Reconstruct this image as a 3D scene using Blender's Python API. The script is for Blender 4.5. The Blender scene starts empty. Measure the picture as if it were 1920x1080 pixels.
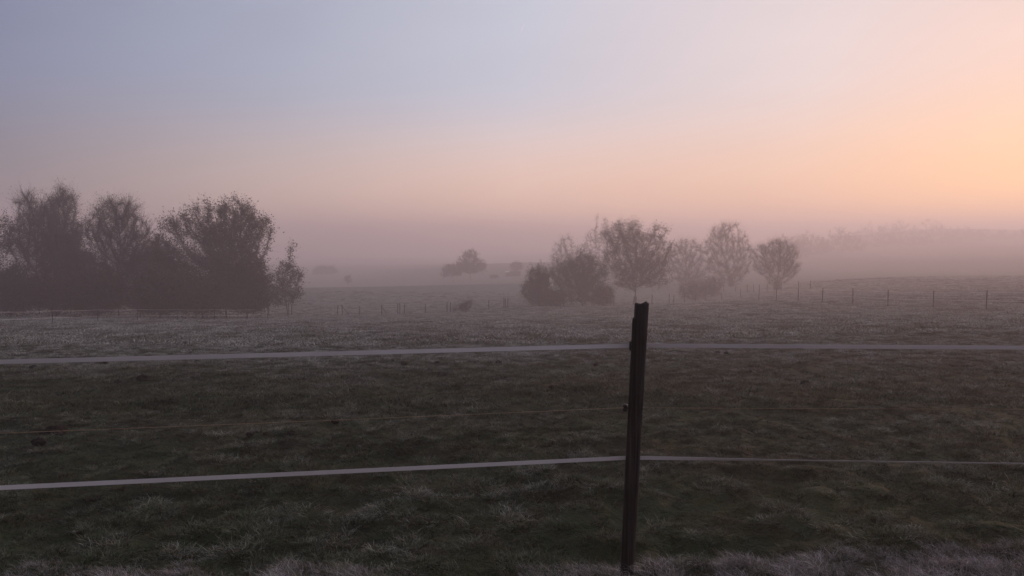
import bpy, bmesh, math, random
import numpy as np
from mathutils import Vector, Matrix

# ------------------------------------------------------------------ camera, sky, sun, exposure
scene = bpy.context.scene
col = scene.collection
F_PX, HOR, EYE = 1478.0, 445.0, 1.70
PITCH = math.atan((540.0 - HOR) / F_PX)

cam_d = bpy.data.cameras.new('camera')
cam = bpy.data.objects.new('camera', cam_d)
col.objects.link(cam)
cam_d.sensor_width = 36.0
cam_d.lens = 36.0 * F_PX / 1920.0
cam_d.clip_start = 0.05
cam_d.clip_end = 60000.0
cam.location = (0.0, 0.0, EYE)
cam.rotation_euler = (math.radians(90.0) - PITCH, 0.0, 0.0)
scene.camera = cam

SUN_AZ, SUN_EL = math.radians(36.0), math.radians(4.2)      # azimuth from +Y towards +X
SUN = Vector((math.sin(SUN_AZ) * math.cos(SUN_EL), math.cos(SUN_AZ) * math.cos(SUN_EL), math.sin(SUN_EL)))

world = bpy.data.worlds.new('World')
scene.world = world
world.use_nodes = True
wn, wl = world.node_tree.nodes, world.node_tree.links
wn.clear()
w_out = wn.new('ShaderNodeOutputWorld')
w_bg = wn.new('ShaderNodeBackground')
wl.new(w_bg.outputs[0], w_out.inputs['Surface'])


def W_math(op, a, b=None, clamp=False):
    n = wn.new('ShaderNodeMath'); n.operation = op; n.use_clamp = clamp
    for i, s in enumerate((a, b)):
        if s is None: continue
        if isinstance(s, (int, float)): n.inputs[i].default_value = s
        else: wl.new(s, n.inputs[i])
    return n.outputs[0]


def W_vec(op, a, b):
    n = wn.new('ShaderNodeVectorMath'); n.operation = op
    for i, s in enumerate((a, b)):
        if isinstance(s, (tuple, list)): n.inputs[i].default_value = s
        elif s is not None: wl.new(s, n.inputs[i])
    return n


def W_scale(v, f):
    n = wn.new('ShaderNodeVectorMath'); n.operation = 'SCALE'
    wl.new(v, n.inputs[0])
    if isinstance(f, (int, float)): n.inputs['Scale'].default_value = f
    else: wl.new(f, n.inputs['Scale'])
    return n.outputs[0]


def W_ramp(fac, stops):
    n = wn.new('ShaderNodeValToRGB'); n.color_ramp.interpolation = 'LINEAR'
    el = n.color_ramp.elements
    el[0].position, el[0].color = stops[0][0], (*stops[0][1], 1)
    el[1].position, el[1].color = stops[-1][0], (*stops[-1][1], 1)
    for p, c in stops[1:-1]:
        e = el.new(p); e.color = (*c, 1)
    wl.new(fac, n.inputs[0])
    return n.outputs[0]


w_tc = wn.new('ShaderNodeTexCoord')
w_dir = W_vec('NORMALIZE', w_tc.outputs['Generated'], None).outputs[0]
w_sep = wn.new('ShaderNodeSeparateXYZ'); wl.new(w_dir, w_sep.inputs[0])
w_z = W_math('MAXIMUM', w_sep.outputs[2], 0.0)
w_cos = W_vec('DOT_PRODUCT', w_dir, tuple(SUN)).outputs['Value']
w_half = W_math('MULTIPLY_ADD', w_cos, 0.5); wn[-1].inputs[2].default_value = 0.5
# dawn sky: brightness and colour follow the angle to the sun, warmer in the haze near the horizon
low = W_ramp(w_half, [(0.0, (.30, .24, .25)), (.45, (.26, .215, .235)), (.68, (.27, .245, .275)), (.81, (.68, .51, .45)), (.905, (1.0, .67, .53)), (.98, (.97, .60, .43)), (1.0, (1.0, .57, .34))])
high = W_ramp(w_half, [(0.0, (.25, .225, .265)), (.45, (.20, .195, .26)), (.68, (.22, .247, .372)), (.81, (.395, .43, .55)), (.905, (.58, .60, .71)), (.98, (.78, .665, .68)), (1.0, (.82, .58, .54))])
w_mix = wn.new('ShaderNodeMix'); w_mix.data_type = 'VECTOR'
w_mr = wn.new('ShaderNodeMapRange'); w_mr.interpolation_type = 'SMOOTHSTEP'
wl.new(w_z, w_mr.inputs[0]); w_mr.inputs[1].default_value = .03; w_mr.inputs[2].default_value = .195
wl.new(w_mr.outputs[0], w_mix.inputs[0]); wl.new(low, w_mix.inputs[4]); wl.new(high, w_mix.inputs[5])
w_sky = wn.new('ShaderNodeTexSky')
w_sky.sky_type = 'NISHITA'
w_sky.sun_disc = False
w_sky.sun_elevation = SUN_EL
w_sky.sun_rotation = SUN_AZ
w_sky.air_density = 1.0
w_sky.dust_density = 2.0
w_sky.ozone_density = 2.0
nish = W_scale(w_sky.outputs[0], 0.012)
tot = W_vec('ADD', w_mix.outputs[1], nish).outputs[0]
w_map = wn.new('ShaderNodeMapping'); w_map.inputs['Scale'].default_value = (1.0, 1.0, 5.0); wl.new(w_dir, w_map.inputs[0])
w_ns = wn.new('ShaderNodeTexNoise'); w_ns.inputs['Scale'].default_value = 2.6; w_ns.inputs['Detail'].default_value = 4.0
wl.new(w_map.outputs[0], w_ns.inputs['Vector'])            # faint uneven veils of high haze
veil = W_math('MULTIPLY_ADD', w_ns.outputs['Fac'], 0.14); wn[-1].inputs[2].default_value = 0.93
tot = W_scale(tot, veil)
wl.new(tot, w_bg.inputs['Color'])
w_bg.inputs['Strength'].default_value = 1.0

sun_d = bpy.data.lights.new('sun', 'SUN')
sun_d.energy = 2.5
sun_d.angle = math.radians(14.0)
sun_d.color = (1.0, 0.58, 0.41)
sun_o = bpy.data.objects.new('sun', sun_d)
col.objects.link(sun_o)
sun_o.rotation_euler = SUN.to_track_quat('Z', 'Y').to_euler()
sun_o.location = (30, 40, 30)

vs = scene.view_settings
vs.view_transform = 'Standard'
vs.look = 'None'
vs.exposure = 0.0
vs.gamma = 1.0
vs.use_curve_mapping = False
scene.display_settings.display_device = 'sRGB'
cy = scene.cycles
cy.use_denoising = True
try: cy.denoiser = 'OPENIMAGEDENOISE'
except Exception: pass
cy.max_bounces = 6
cy.diffuse_bounces = 2
cy.glossy_bounces = 1
cy.transmission_bounces = 2
cy.volume_bounces = 4
cy.use_adaptive_sampling = False
cy.sample_clamp_indirect = 4.0

# ------------------------------------------------------------------ helpers
rng = np.random.default_rng(7)
random.seed(7)
CP, SP = math.cos(PITCH), math.sin(PITCH)


def P(u, v, d):
    """World point seen along photo direction (u, v) at forward distance d (metres)."""
    a, b = (u - 960.0) / F_PX, -(v - 540.0) / F_PX
    yy, zz = CP + b * SP, -SP + b * CP
    s = d / yy
    return Vector((a * s, d, EYE + zz * s))


def tps_fit(pts):
    pts = np.array(pts, float)
    xy = pts[:, :2] / 100.0
    n = len(pts)
    r2 = ((xy[:, None] - xy[None]) ** 2).sum(-1)
    K = np.where(r2 > 0, 0.5 * r2 * np.log(np.maximum(r2, 1e-12)), 0)
    K += np.eye(n) * 2e-4
    A = np.zeros((n + 3, n + 3))
    A[:n, :n] = K; A[:n, n] = 1; A[:n, n + 1:] = xy
    A[n, :n] = 1; A[n + 1:, :n] = xy.T
    sol = np.linalg.solve(A, np.concatenate([pts[:, 2], np.zeros(3)]))
    return xy, sol


ctrl = [(-3, 4, -.05), (0.6, 4, 0), (3, 4, .05), (0, 1, .06), (0, -8, .2), (-8, 0, 0), (9, 0, .2), (0, -60, 1), (-60, -30, 0), (80, -30, 3),
        (0, 10, -.47), (-6, 10, -.5), (7, 10, -.33), (0, 18, -1.12), (-12, 20, -1.3), (12, 20, -.9),
        (0, 30, -2.1), (-20, 30, -2.1), (20, 30, -1.45), (0, 50, -3.6), (-14, 55, -4.15), (12, 60, -4.1)]
for u, v, d in [(0, 612, 42), (250, 598, 58), (500, 590, 80), (650, 590, 85), (838, 586, 86), (950, 577.5, 88), (1150, 573.5, 90), (1284, 568, 100),
                (1354, 563.5, 108), (1455, 554, 100), (1543, 567.5, 60), (1601, 569.5, 57), (1667, 576, 52), (1752, 578, 48), (1852, 583, 44),
                (570, 541, 128), (760, 539, 130), (960, 536, 132), (1150, 545, 130), (1400, 540, 125), (200, 545, 130), (-300, 560, 110),
                (1560, 528, 112), (1700, 526, 105), (1900, 527, 98), (2300, 530, 90),
                (883, 533, 185), (760, 541, 175), (620, 545, 175), (400, 545, 180), (1000, 527, 185), (1200, 523, 185),
                (640, 521, 290), (820, 505, 290), (1000, 493, 300), (1250, 494, 300), (400, 530, 290), (0, 530, 290),
                (1600, 502, 210), (1750, 494, 210), (1920, 485, 210), (2300, 474, 220), (1400, 508, 220),
                (1600, 480, 330), (1900, 464, 330), (1000, 492, 420), (400, 505, 420), (2500, 455, 420), (-600, 505, 400),
                (960, 481, 900), (-400, 481, 900), (2300, 450, 900), (1450, 470, 600), (1600, 446, 600), (1750, 430, 600), (1950, 432, 600), (2300, 436, 600)]:
    p = P(u, v, d); ctrl.append(tuple(p))
TXY, TW = tps_fit(ctrl)


def vnoise(x, y, seed=0):
    x = np.asarray(x, float); y = np.asarray(y, float)
    xi, yi = np.floor(x).astype(np.int64), np.floor(y).astype(np.int64)
    xf, yf = x - xi, y - yi
    u, v = xf * xf * (3 - 2 * xf), yf * yf * (3 - 2 * yf)

    def h(i, j):
        n = (i * 374761393 + j * 668265263 + seed * 982451653) & 0xFFFFFFFF
        n = ((n ^ (n >> 13)) * 1274126177) & 0xFFFFFFFF
        return ((n ^ (n >> 16)) & 0xFFFF) / 65535.0
    return (h(xi, yi) * (1 - u) + h(xi + 1, yi) * u) * (1 - v) + (h(xi, yi + 1) * (1 - u) + h(xi + 1, yi + 1) * u) * v


POST_DZ = 0.0


def ground_z(x, y):
    x = np.atleast_1d(np.asarray(x, float)); y = np.atleast_1d(np.asarray(y, float))
    shp = x.shape
    q = np.stack([x.ravel(), y.ravel()], 1) / 100.0
    out = np.zeros(len(q))
    for s in range(0, len(q), 20000):
        c = q[s:s + 20000]
        r2 = ((c[:, None] - TXY[None]) ** 2).sum(-1)
        out[s:s + 20000] = (0.5 * r2 * np.log(np.maximum(r2, 1e-12))) @ TW[:len(TXY)] + TW[-3] + c @ TW[-2:]
    z = out.reshape(shp)
    near = np.exp(-np.maximum(y, 0) / 60.0)
    z = z + near * ((vnoise(x / 1.1, y / 1.1, 1) - .5) * .11 + (vnoise(x / .19, y / .19, 2) - .5) * .11 + (vnoise(x / .108, y / .108, 5) - .5) * .03)
    z = z + (vnoise(x / 6.0, y / 6.0, 3) - .5) * .07
    # low verge bank beside the fence
    bank = np.exp(-((y - (3.75 + 0.02 * x)) / .45) ** 2) * (.015 + .03 * vnoise(x / .8, y / .8, 4) + .07 / (1 + np.exp(-np.clip((x - 1.6) * 2, -30, 30))))
    return z + bank + POST_DZ * np.exp(-((x - .58) ** 2 + (y - 4.0) ** 2) / 8.0)


def gz(x, y):
    return float(ground_z([x], [y])[0])


POST_DZ = P(1175, 1083, 4.0).z - gz(.58, 4.0)      # the ground meets the foot of the near post


def mesh_np(name, verts, faces, smooth=False):
    """verts (n,3); faces (m,k) with one k."""
    verts = np.asarray(verts, np.float32); faces = np.asarray(faces, np.int32)
    me = bpy.data.meshes.new(name)
    k = faces.shape[1]
    me.vertices.add(len(verts)); me.vertices.foreach_set('co', verts.ravel())
    me.loops.add(faces.size); me.loops.foreach_set('vertex_index', faces.ravel())
    me.polygons.add(len(faces))
    me.polygons.foreach_set('loop_start', np.arange(0, faces.size, k, dtype=np.int32))
    if smooth: me.polygons.foreach_set('use_smooth', np.ones(len(faces), bool))
    me.update(calc_edges=True)
    return me


def link(name, me, mat, parent=None, **props):
    o = bpy.data.objects.new(name, me)
    col.objects.link(o)
    if me is not None and mat is not None and len(me.materials) == 0: me.materials.append(mat)
    if parent is not None: o.parent = parent
    for k, v in props.items(): o[k] = v
    return o


def empty(name, loc, label, cat, group=None):
    o = bpy.data.objects.new(name, None)
    col.objects.link(o)
    o.location = loc
    o.empty_display_size = .3
    o['label'] = label; o['category'] = cat
    if group: o['group'] = group
    return o


class MB:
    """collects tubes and boxes into one mesh"""
    def __init__(s): s.v, s.f, s.n = [], [], 0

    def add(s, v, f):
        s.v.append(np.asarray(v, float)); s.f += [tuple(i + s.n for i in q) for q in f]; s.n += len(v)

    def tube(s, pts, rad, sides=6, cap=True):
        pts = [Vector(p) for p in pts]
        if not hasattr(rad, '__len__'): rad = [rad] * len(pts)
        V = []
        for i, p in enumerate(pts):
            t = (pts[min(i + 1, len(pts) - 1)] - pts[max(i - 1, 0)]).normalized()
            a = t.cross(Vector((0, 0, 1)) if abs(t.z) < .9 else Vector((1, 0, 0))).normalized(); b = t.cross(a)
            for k in range(sides):
                th = 2 * math.pi * k / sides
                V.append(p + a * (rad[i] * math.cos(th)) + b * (rad[i] * math.sin(th)))
        Fc = [(i * sides + k, i * sides + (k + 1) % sides, (i + 1) * sides + (k + 1) % sides, (i + 1) * sides + k)
              for i in range(len(pts) - 1) for k in range(sides)]
        if cap:
            Fc.append(tuple(range(sides))[::-1]); Fc.append(tuple((len(pts) - 1) * sides + k for k in range(sides)))
        s.add([tuple(v) for v in V], Fc)

    def box(s, c, h, rot=None):
        V = [Vector((sx * h[0], sy * h[1], sz * h[2])) for sx in (-1, 1) for sy in (-1, 1) for sz in (-1, 1)]
        if rot is not None: V = [rot @ v for v in V]
        s.add([tuple(v + Vector(c)) for v in V], [(0, 1, 3, 2), (4, 6, 7, 5), (0, 4, 5, 1), (2, 3, 7, 6), (0, 2, 6, 4), (1, 5, 7, 3)])

    def build(s, name, mat, parent=None, smooth=False, **props):
        me = bpy.data.meshes.new(name)
        me.from_pydata([tuple(v) for v in np.concatenate(s.v)], [], s.f)
        if smooth: me.polygons.foreach_set('use_smooth', np.ones(len(me.polygons), bool))
        me.update()
        return link(name, me, mat, parent, **props)


# ------------------------------------------------------------------ materials
class NT:
    def __init__(s, name, rough=.9, spec=.2):
        s.m = bpy.data.materials.new(name); s.m.use_nodes = True
        s.n, s.l = s.m.node_tree.nodes, s.m.node_tree.links
        s.b = s.n['Principled BSDF']; s.b.inputs['Roughness'].default_value = rough
        s.b.inputs['Specular IOR Level'].default_value = spec
        s.geo = s.n.new('ShaderNodeNewGeometry')
        s.pos = s.geo.outputs['Position']

    def put(s, sock, v):
        if isinstance(v, bpy.types.NodeSocket): s.l.new(v, sock)
        elif isinstance(v, tuple) and len(v) == 3 and sock.type == 'RGBA': sock.default_value = (*v, 1)
        else: sock.default_value = v

    def math(s, op, a, b=0.0, c=0.0, clamp=False):
        n = s.n.new('ShaderNodeMath'); n.operation = op; n.use_clamp = clamp
        for i, q in enumerate((a, b, c)): s.put(n.inputs[i], q)
        return n.outputs[0]

    def noise(s, scale, detail=3.0, vec=None, rough=.55, off=(0, 0, 0), stretch=(1, 1, 1)):
        mp = s.n.new('ShaderNodeMapping'); s.l.new(vec or s.pos, mp.inputs[0])
        mp.inputs['Location'].default_value = off; mp.inputs['Scale'].default_value = stretch
        n = s.n.new('ShaderNodeTexNoise'); s.l.new(mp.outputs[0], n.inputs['Vector'])
        n.inputs['Scale'].default_value = scale; n.inputs['Detail'].default_value = detail; n.inputs['Roughness'].default_value = rough
        return n.outputs['Fac']

    def rng(s, v, a, b, c=0.0, d=1.0, smooth=True):
        n = s.n.new('ShaderNodeMapRange'); n.interpolation_type = 'SMOOTHSTEP' if smooth else 'LINEAR'
        s.put(n.inputs[0], v); s.put(n.inputs[1], a); s.put(n.inputs[2], b); s.put(n.inputs[3], c); s.put(n.inputs[4], d)
        return n.outputs[0]

    def mix(s, f, a, b):
        n = s.n.new('ShaderNodeMix'); n.data_type = 'RGBA'
        s.put(n.inputs[0], f); s.put(n.inputs[6], a); s.put(n.inputs[7], b)
        return n.outputs[2]

    def bump(s, h, dist, strength=1.0):
        n = s.n.new('ShaderNodeBump'); n.inputs['Distance'].default_value = dist; n.inputs['Strength'].default_value = strength
        s.l.new(h, n.inputs['Height']); s.l.new(n.outputs[0], s.b.inputs['Normal'])

    def done(s, c):
        s.put(s.b.inputs['Base Color'], c); return s.m


def turf_colours(t, frost_gain=1.0, tip=None):
    """living green, dead brown and frosted grass in patches, light and shade partly painted in; the paddock beyond 17 m lies whiter with frost"""
    sep = t.n.new('ShaderNodeSeparateXYZ'); t.l.new(t.pos, sep.inputs[0])
    green = t.mix(t.noise(.9, 3, off=(3, 1, 0)), (.032, .049, .017), (.062, .082, .030))
    brown = t.mix(t.noise(2.1, 3, off=(9, 4, 0)), (.058, .050, .018), (.126, .110, .046))
    nb = t.math('ADD', t.math('ADD', t.math('MULTIPLY', t.noise(.33, 3, off=(20, 7, 0)), .42), t.math('MULTIPLY', t.noise(1.5, 3, off=(1, 17, 0)), .33)), t.math('MULTIPLY', t.noise(5.5, 2, off=(8, 1, 0)), .25))
    warm_light = t.rng(sep.outputs[0], -5.0, 8.0, 0.0, .10)  # brown added rightwards, painting in the warm light from that side
    g = t.mix(t.rng(t.math('ADD', nb, warm_light), .50, .65), green, brown)
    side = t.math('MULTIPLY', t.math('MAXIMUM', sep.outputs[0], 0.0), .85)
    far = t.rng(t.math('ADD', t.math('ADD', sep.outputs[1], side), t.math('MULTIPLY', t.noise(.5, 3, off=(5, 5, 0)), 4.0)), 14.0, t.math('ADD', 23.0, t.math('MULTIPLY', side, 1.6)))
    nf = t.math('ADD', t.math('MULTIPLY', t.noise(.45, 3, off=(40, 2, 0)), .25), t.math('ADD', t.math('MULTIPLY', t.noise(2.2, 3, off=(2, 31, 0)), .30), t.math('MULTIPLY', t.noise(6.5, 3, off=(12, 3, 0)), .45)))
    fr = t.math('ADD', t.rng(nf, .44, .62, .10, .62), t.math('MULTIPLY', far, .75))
    if tip is not None:
        ex = t.n.new('ShaderNodeAttribute'); ex.attribute_type = 'INSTANCER'; ex.attribute_name = 'exposed'
        fr = t.math('MULTIPLY', fr, t.rng(ex.outputs['Fac'], .1, .9, .2, 1.5))  # frost on tussock tops; its lack in hollows also paints their shade
    fr = t.math('MULTIPLY', fr, tip if tip is not None else t.rng(sep.outputs[1], 15.0, 45.0, .18, .62))
    fr = t.math('MULTIPLY', fr, frost_gain, clamp=True)
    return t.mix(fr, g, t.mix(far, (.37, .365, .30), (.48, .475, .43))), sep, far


def mat_ground():
    t = NT('meadow_soil_and_turf', .95, .1)
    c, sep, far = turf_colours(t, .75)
    streak = t.noise(.8, 5, stretch=(1, 1, 1), off=(7, 7, 0), rough=.7)
    c = t.mix(t.math('MULTIPLY', t.rng(streak, .35, .65, .85, .25), t.rng(sep.outputs[1], 20.0, 60.0, 1.0, .40)), c, (.022, .020, .012))
    h = t.math('ADD', t.noise(3.0, 6, rough=.7), t.math('MULTIPLY', t.noise(14.0, 4), .4))
    t.bump(h, .16, 1.0)
    return t.done(c)


def mat_grass(name, gain=1.0, straw=False):
    t = NT(name, .8, .25)
    at = t.n.new('ShaderNodeAttribute'); at.attribute_name = 'tip'
    tip = t.rng(at.outputs['Fac'], .10, .95, .0, 1.25, False)
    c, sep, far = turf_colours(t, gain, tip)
    oi = t.n.new('ShaderNodeObjectInfo')
    if straw: c = t.mix(t.rng(at.outputs['Fac'], 0, .6, .35, .92), c, t.mix(oi.outputs['Random'], (.38, .33, .32), (.60, .54, .53)))
    c = t.mix(t.rng(oi.outputs['Random'], .72, .80, 0, .55), c, (.080, .060, .028)) if not straw else c
    at2 = t.n.new('ShaderNodeAttribute'); at2.attribute_name = 'rnd'
    hsv = t.n.new('ShaderNodeHueSaturation'); t.l.new(c, hsv.inputs['Color'])
    t.l.new(t.math('MULTIPLY', t.rng(at2.outputs['Fac'], 0, 1, .45, 1.5, False), t.rng(t.math('FRACT', t.math('MULTIPLY', oi.outputs['Random'], 7.31)), 0, 1, .62, 1.35, False)), hsv.inputs['Value'])
    t.l.new(hsv.outputs[0], t.b.inputs['Base Color'])
    return t.m


def mat_plain(name, c1, c2, scale=3.0, rough=.9, bump=0.0, stretch=(1, 1, 1), spec=.15):
    t = NT(name, rough, spec)
    tc = t.n.new('ShaderNodeTexCoord')
    n = t.noise(scale, 4, vec=tc.outputs['Object'], stretch=stretch)
    if bump: t.bump(n, bump)
    return t.done(t.mix(t.rng(n, .3, .7), c1, c2))


M_ground = mat_ground()
M_grass = mat_grass('frosted_grass', 1.0)
M_verge = mat_grass('frosted_straw_grass', 1.1, True)
M_bark = mat_plain('bark', (.030, .024, .020), (.060, .048, .040), 2.0)
M_bark_w = mat_plain('willow_bark', (.045, .032, .026), (.085, .062, .050), 2.0)
M_twig = mat_plain('twigs', (.050, .034, .028), (.085, .060, .050), .8)
M_leaf_b = mat_plain('brown_leaves', (.060, .030, .016), (.095, .050, .026), .7)
M_leaf_g = mat_plain('dull_green_leaves', (.036, .030, .018), (.062, .050, .028), .7)
M_leaf_r = mat_plain('russet_leaves', (.085, .034, .016), (.12, .050, .022), .7)
M_soil = mat_plain('molehill_soil', (.014, .010, .008), (.040, .028, .022), 14.0, .95, .02)
M_farpost = mat_plain('grey_fence_wood', (.035, .028, .024), (.075, .060, .052), 4.0)
M_tape = mat_plain('white_fence_tape', (.74, .68, .67), (.86, .80, .79), 5.0, .6, .0, (.3, 1, 1))
M_insul = mat_plain('black_plastic', (.012, .012, .013), (.02, .02, .022), 8.0, .45, 0, (1, 1, 1), .4)
M_wire = mat_plain('orange_polywire', (.34, .22, .12), (.44, .31, .19), 40.0, .6)
M_wirez = mat_plain('galvanised_wire', (.20, .19, .19), (.28, .27, .27), 9.0, .5)


def mat_post():
    t = NT('weathered_dark_timber', .85, .25)
    tc = t.n.new('ShaderNodeTexCoord'); v = tc.outputs['Object']
    grain = t.noise(30.0, 5, vec=v, stretch=(1.6, 1.6, .05), rough=.65)
    stain = t.noise(5.0, 4, vec=v, stretch=(1, 1, .35), off=(4, 2, 9))
    c = t.mix(t.rng(grain, .35, .68), (.007, .005, .004), (.046, .033, .028))
    c = t.mix(t.rng(stain, .48, .70, 0, .6), c, (.060, .050, .052))
    streak = t.noise(55.0, 3, vec=v, stretch=(1.3, 1.3, .02), off=(2, 7, 1))
    c = t.mix(t.rng(streak, .60, .72, 0, .8), c, (.085, .062, .055))
    t.bump(grain, .010, 1.0)
    return t.done(c)


M_post = mat_post()

# ------------------------------------------------------------------ ground sheet
def warp(a, b, n, k, s):
    t = np.linspace(math.asinh(a / s), math.asinh(b / s), n)
    return np.sinh(t) * s


gx = warp(-900, 900, 540, 1, 4.0)
gy = np.concatenate([np.linspace(-100, 0, 16)[:-1], warp(0, 1000, 520, 1, 6.0)])
GX, GY = np.meshgrid(gx, gy)
GZ = ground_z(GX, GY)
nx, ny = len(gx), len(gy)
idx = np.arange(nx * ny).reshape(ny, nx)
quads = np.stack([idx[:-1, :-1], idx[:-1, 1:], idx[1:, 1:], idx[1:, :-1]], -1).reshape(-1, 4)
link('ground', mesh_np('ground', np.stack([GX, GY, GZ], -1).reshape(-1, 3), quads, True), M_ground, kind='structure')

# ------------------------------------------------------------------ haze
hz = MB()
hz.box((0, 450, -7.7), (1000, 650, 22.3))
haze = hz.build('haze', None, kind='stuff')
hm = bpy.data.materials.new('ground_fog'); hm.use_nodes = True
hn, hl = hm.node_tree.nodes, hm.node_tree.links
hn.clear()
ho = hn.new('ShaderNodeOutputMaterial'); hv = hn.new('ShaderNodeVolumePrincipled')
hv.inputs['Color'].default_value = (.99, .92, .935, 1)
hv.inputs['Density'].default_value = .0040
hv.inputs['Anisotropy'].default_value = .4
hl.new(hv.outputs[0], ho.inputs['Volume'])
haze.data.materials.append(hm)

def find_d(u, v):
    """forward distance at which the sight line (u, v) meets the ground"""
    ds = np.geomspace(3.2, 70, 1500)
    pp = P(u, v, 1.0) - Vector((0, 0, EYE))
    z = EYE + pp.z * ds; g = ground_z(pp.x * ds, ds)
    k = np.where(z <= g)[0]
    return float(ds[k[0]]) if len(k) else 60.0


MOLES = [(104, 818, 36), (72, 835, 22), (268, 713, 20), (222, 720, 14), (1510, 723, 18), (62, 691, 11), (370, 681, 11), (197, 682, 7), (758, 684, 12), (820, 682, 7), (895, 682, 9),
         (935, 683, 11), (1117, 687, 10), (1345, 664, 10), (1362, 664, 8), (630, 795, 14), (468, 822, 12), (1035, 729, 10), (498, 820, 9), (545, 818, 13)]
MOLE_XY = []
for u_, v_, w_ in MOLES:
    d_ = find_d(u_, v_); q_ = P(u_, v_, d_); MOLE_XY.append((q_.x, q_.y, w_ * .5 * d_ / F_PX))


# ------------------------------------------------------------------ grass
clump_cols = {}


def blade_clump(name, n, rad, hmin, hmax, wid, lean, mat, seg=3, comb=0.0):
    """one tuft: n curved tapering blades"""
    r = rad * np.sqrt(rng.random(n)); a = rng.random(n) * 2 * np.pi
    bx, by = r * np.cos(a), r * np.sin(a)
    h = hmin + (hmax - hmin) * rng.random(n) ** 1.4
    ln = lean * (.3 + .9 * rng.random(n)) * h
    da = a + rng.normal(0, 1.1, n)
    dx, dy = np.cos(da) * ln - comb * h, np.sin(da) * ln
    wa = rng.random(n) * 2 * np.pi
    wx, wy = np.cos(wa), np.sin(wa)
    V, Fa, T, R = [], [], [], []
    per = seg * 2 + 1
    ts = [i / seg for i in range(seg)]
    for i, t in enumerate(ts + [1.0]):
        cx, cy_ = bx + dx * t ** 1.8, by + dy * t ** 1.8
        cz = h * (t - .32 * lean * t * t) - .012
        w = wid * (1 - .75 * t)
        if i < seg:
            V.append(np.stack([cx - wx * w, cy_ - wy * w, cz], -1)); V.append(np.stack([cx + wx * w, cy_ + wy * w, cz], -1))
            T += [np.full(n, t)] * 2
        else:
            V.append(np.stack([cx, cy_, cz], -1)); T.append(np.full(n, 1.0))
    V = np.stack(V, 1).reshape(-1, 3); T = np.stack(T, 1).ravel()
    R = np.repeat(rng.random(n), per)
    o = (np.arange(n) * per)[:, None]
    for i in range(seg - 1):
        Fa.append(o + np.array([[2 * i, 2 * i + 1, 2 * i + 3]])); Fa.append(o + np.array([[2 * i, 2 * i + 3, 2 * i + 2]]))
    Fa.append(o + np.array([[2 * seg - 2, 2 * seg - 1, 2 * seg]]))
    me = mesh_np(name, V, np.concatenate(Fa))
    for an, arr in (('tip', T), ('rnd', R)):
        at = me.attributes.new(an, 'FLOAT', 'POINT'); at.data.foreach_set('value', arr.astype(np.float32))
    me.materials.append(mat)
    return bpy.data.objects.new(name, me)


def clump_set(name, specs):
    c = bpy.data.collections.new(name)
    for i, s in enumerate(specs): c.objects.link(blade_clump('%s_%02d' % (name, i), *s))
    return c


def scatter(name, pts, scl, setcol, npick, tilt=.15, spin=6.283, **props):
    """grass as one object: points carrying tufts through geometry nodes"""
    keep = np.ones(len(pts), bool)
    for mx, my, mr in MOLE_XY: keep &= (pts[:, 0] - mx) ** 2 + (pts[:, 1] - my) ** 2 > (mr * 1.15 + .03) ** 2
    pts, scl = pts[keep], scl[keep]
    n = len(pts)
    me = bpy.data.meshes.new(name)
    me.vertices.add(n); me.vertices.foreach_set('co', pts.astype(np.float32).ravel())
    rot = np.stack([rng.normal(0, tilt, n), rng.normal(0, tilt, n), rng.random(n) * spin], -1)
    at = me.attributes.new('rot', 'FLOAT_VECTOR', 'POINT'); at.data.foreach_set('vector', rot.astype(np.float32).ravel())
    wl_ = props.pop('tussock', .19)
    ex = .65 * vnoise(pts[:, 0] / wl_, pts[:, 1] / wl_, 2) + .35 * vnoise(pts[:, 0] / (wl_ * .45), pts[:, 1] / (wl_ * .45), 5)
    ex = np.clip((ex - .22) / .56, 0, 1)
    scl = scl * (.75 + .5 * ex)
    at = me.attributes.new('scl', 'FLOAT', 'POINT'); at.data.foreach_set('value', scl.astype(np.float32))
    at = me.attributes.new('exposed', 'FLOAT', 'POINT'); at.data.foreach_set('value', ex.astype(np.float32))
    at = me.attributes.new('pick', 'INT', 'POINT'); at.data.foreach_set('value', rng.integers(0, npick, n).astype(np.int32))
    o = link(name, me, None, None, **props)
    ng = bpy.data.node_groups.new(name, 'GeometryNodeTree')
    ng.interface.new_socket('Geometry', in_out='INPUT', socket_type='NodeSocketGeometry')
    ng.interface.new_socket('Geometry', in_out='OUTPUT', socket_type='NodeSocketGeometry')
    N, L = ng.nodes, ng.links
    gi, go = N.new('NodeGroupInput'), N.new('NodeGroupOutput')
    ci = N.new('GeometryNodeCollectionInfo'); ci.inputs['Collection'].default_value = setcol
    ci.inputs['Separate Children'].default_value = True; ci.inputs['Reset Children'].default_value = True
    ip = N.new('GeometryNodeInstanceOnPoints')
    m2p = N.new('GeometryNodeMeshToPoints'); L.new(gi.outputs[0], m2p.inputs['Mesh'])
    L.new(m2p.outputs[0], ip.inputs['Points']); L.new(ci.outputs[0], ip.inputs['Instance'])
    ip.inputs['Pick Instance'].default_value = True

    def attr(nm, ty):
        a = N.new('GeometryNodeInputNamedAttribute'); a.data_type = ty; a.inputs['Name'].default_value = nm
        return a.outputs['Attribute']
    L.new(attr('pick', 'INT'), ip.inputs['Instance Index'])
    L.new(attr('rot', 'FLOAT_VECTOR'), ip.inputs['Rotation'])
    L.new(attr('scl', 'FLOAT'), ip.inputs['Scale'])
    L.new(ip.outputs[0], go.inputs[0])
    md = o.modifiers.new('tufts', 'NODES'); md.node_group = ng
    return o


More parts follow.
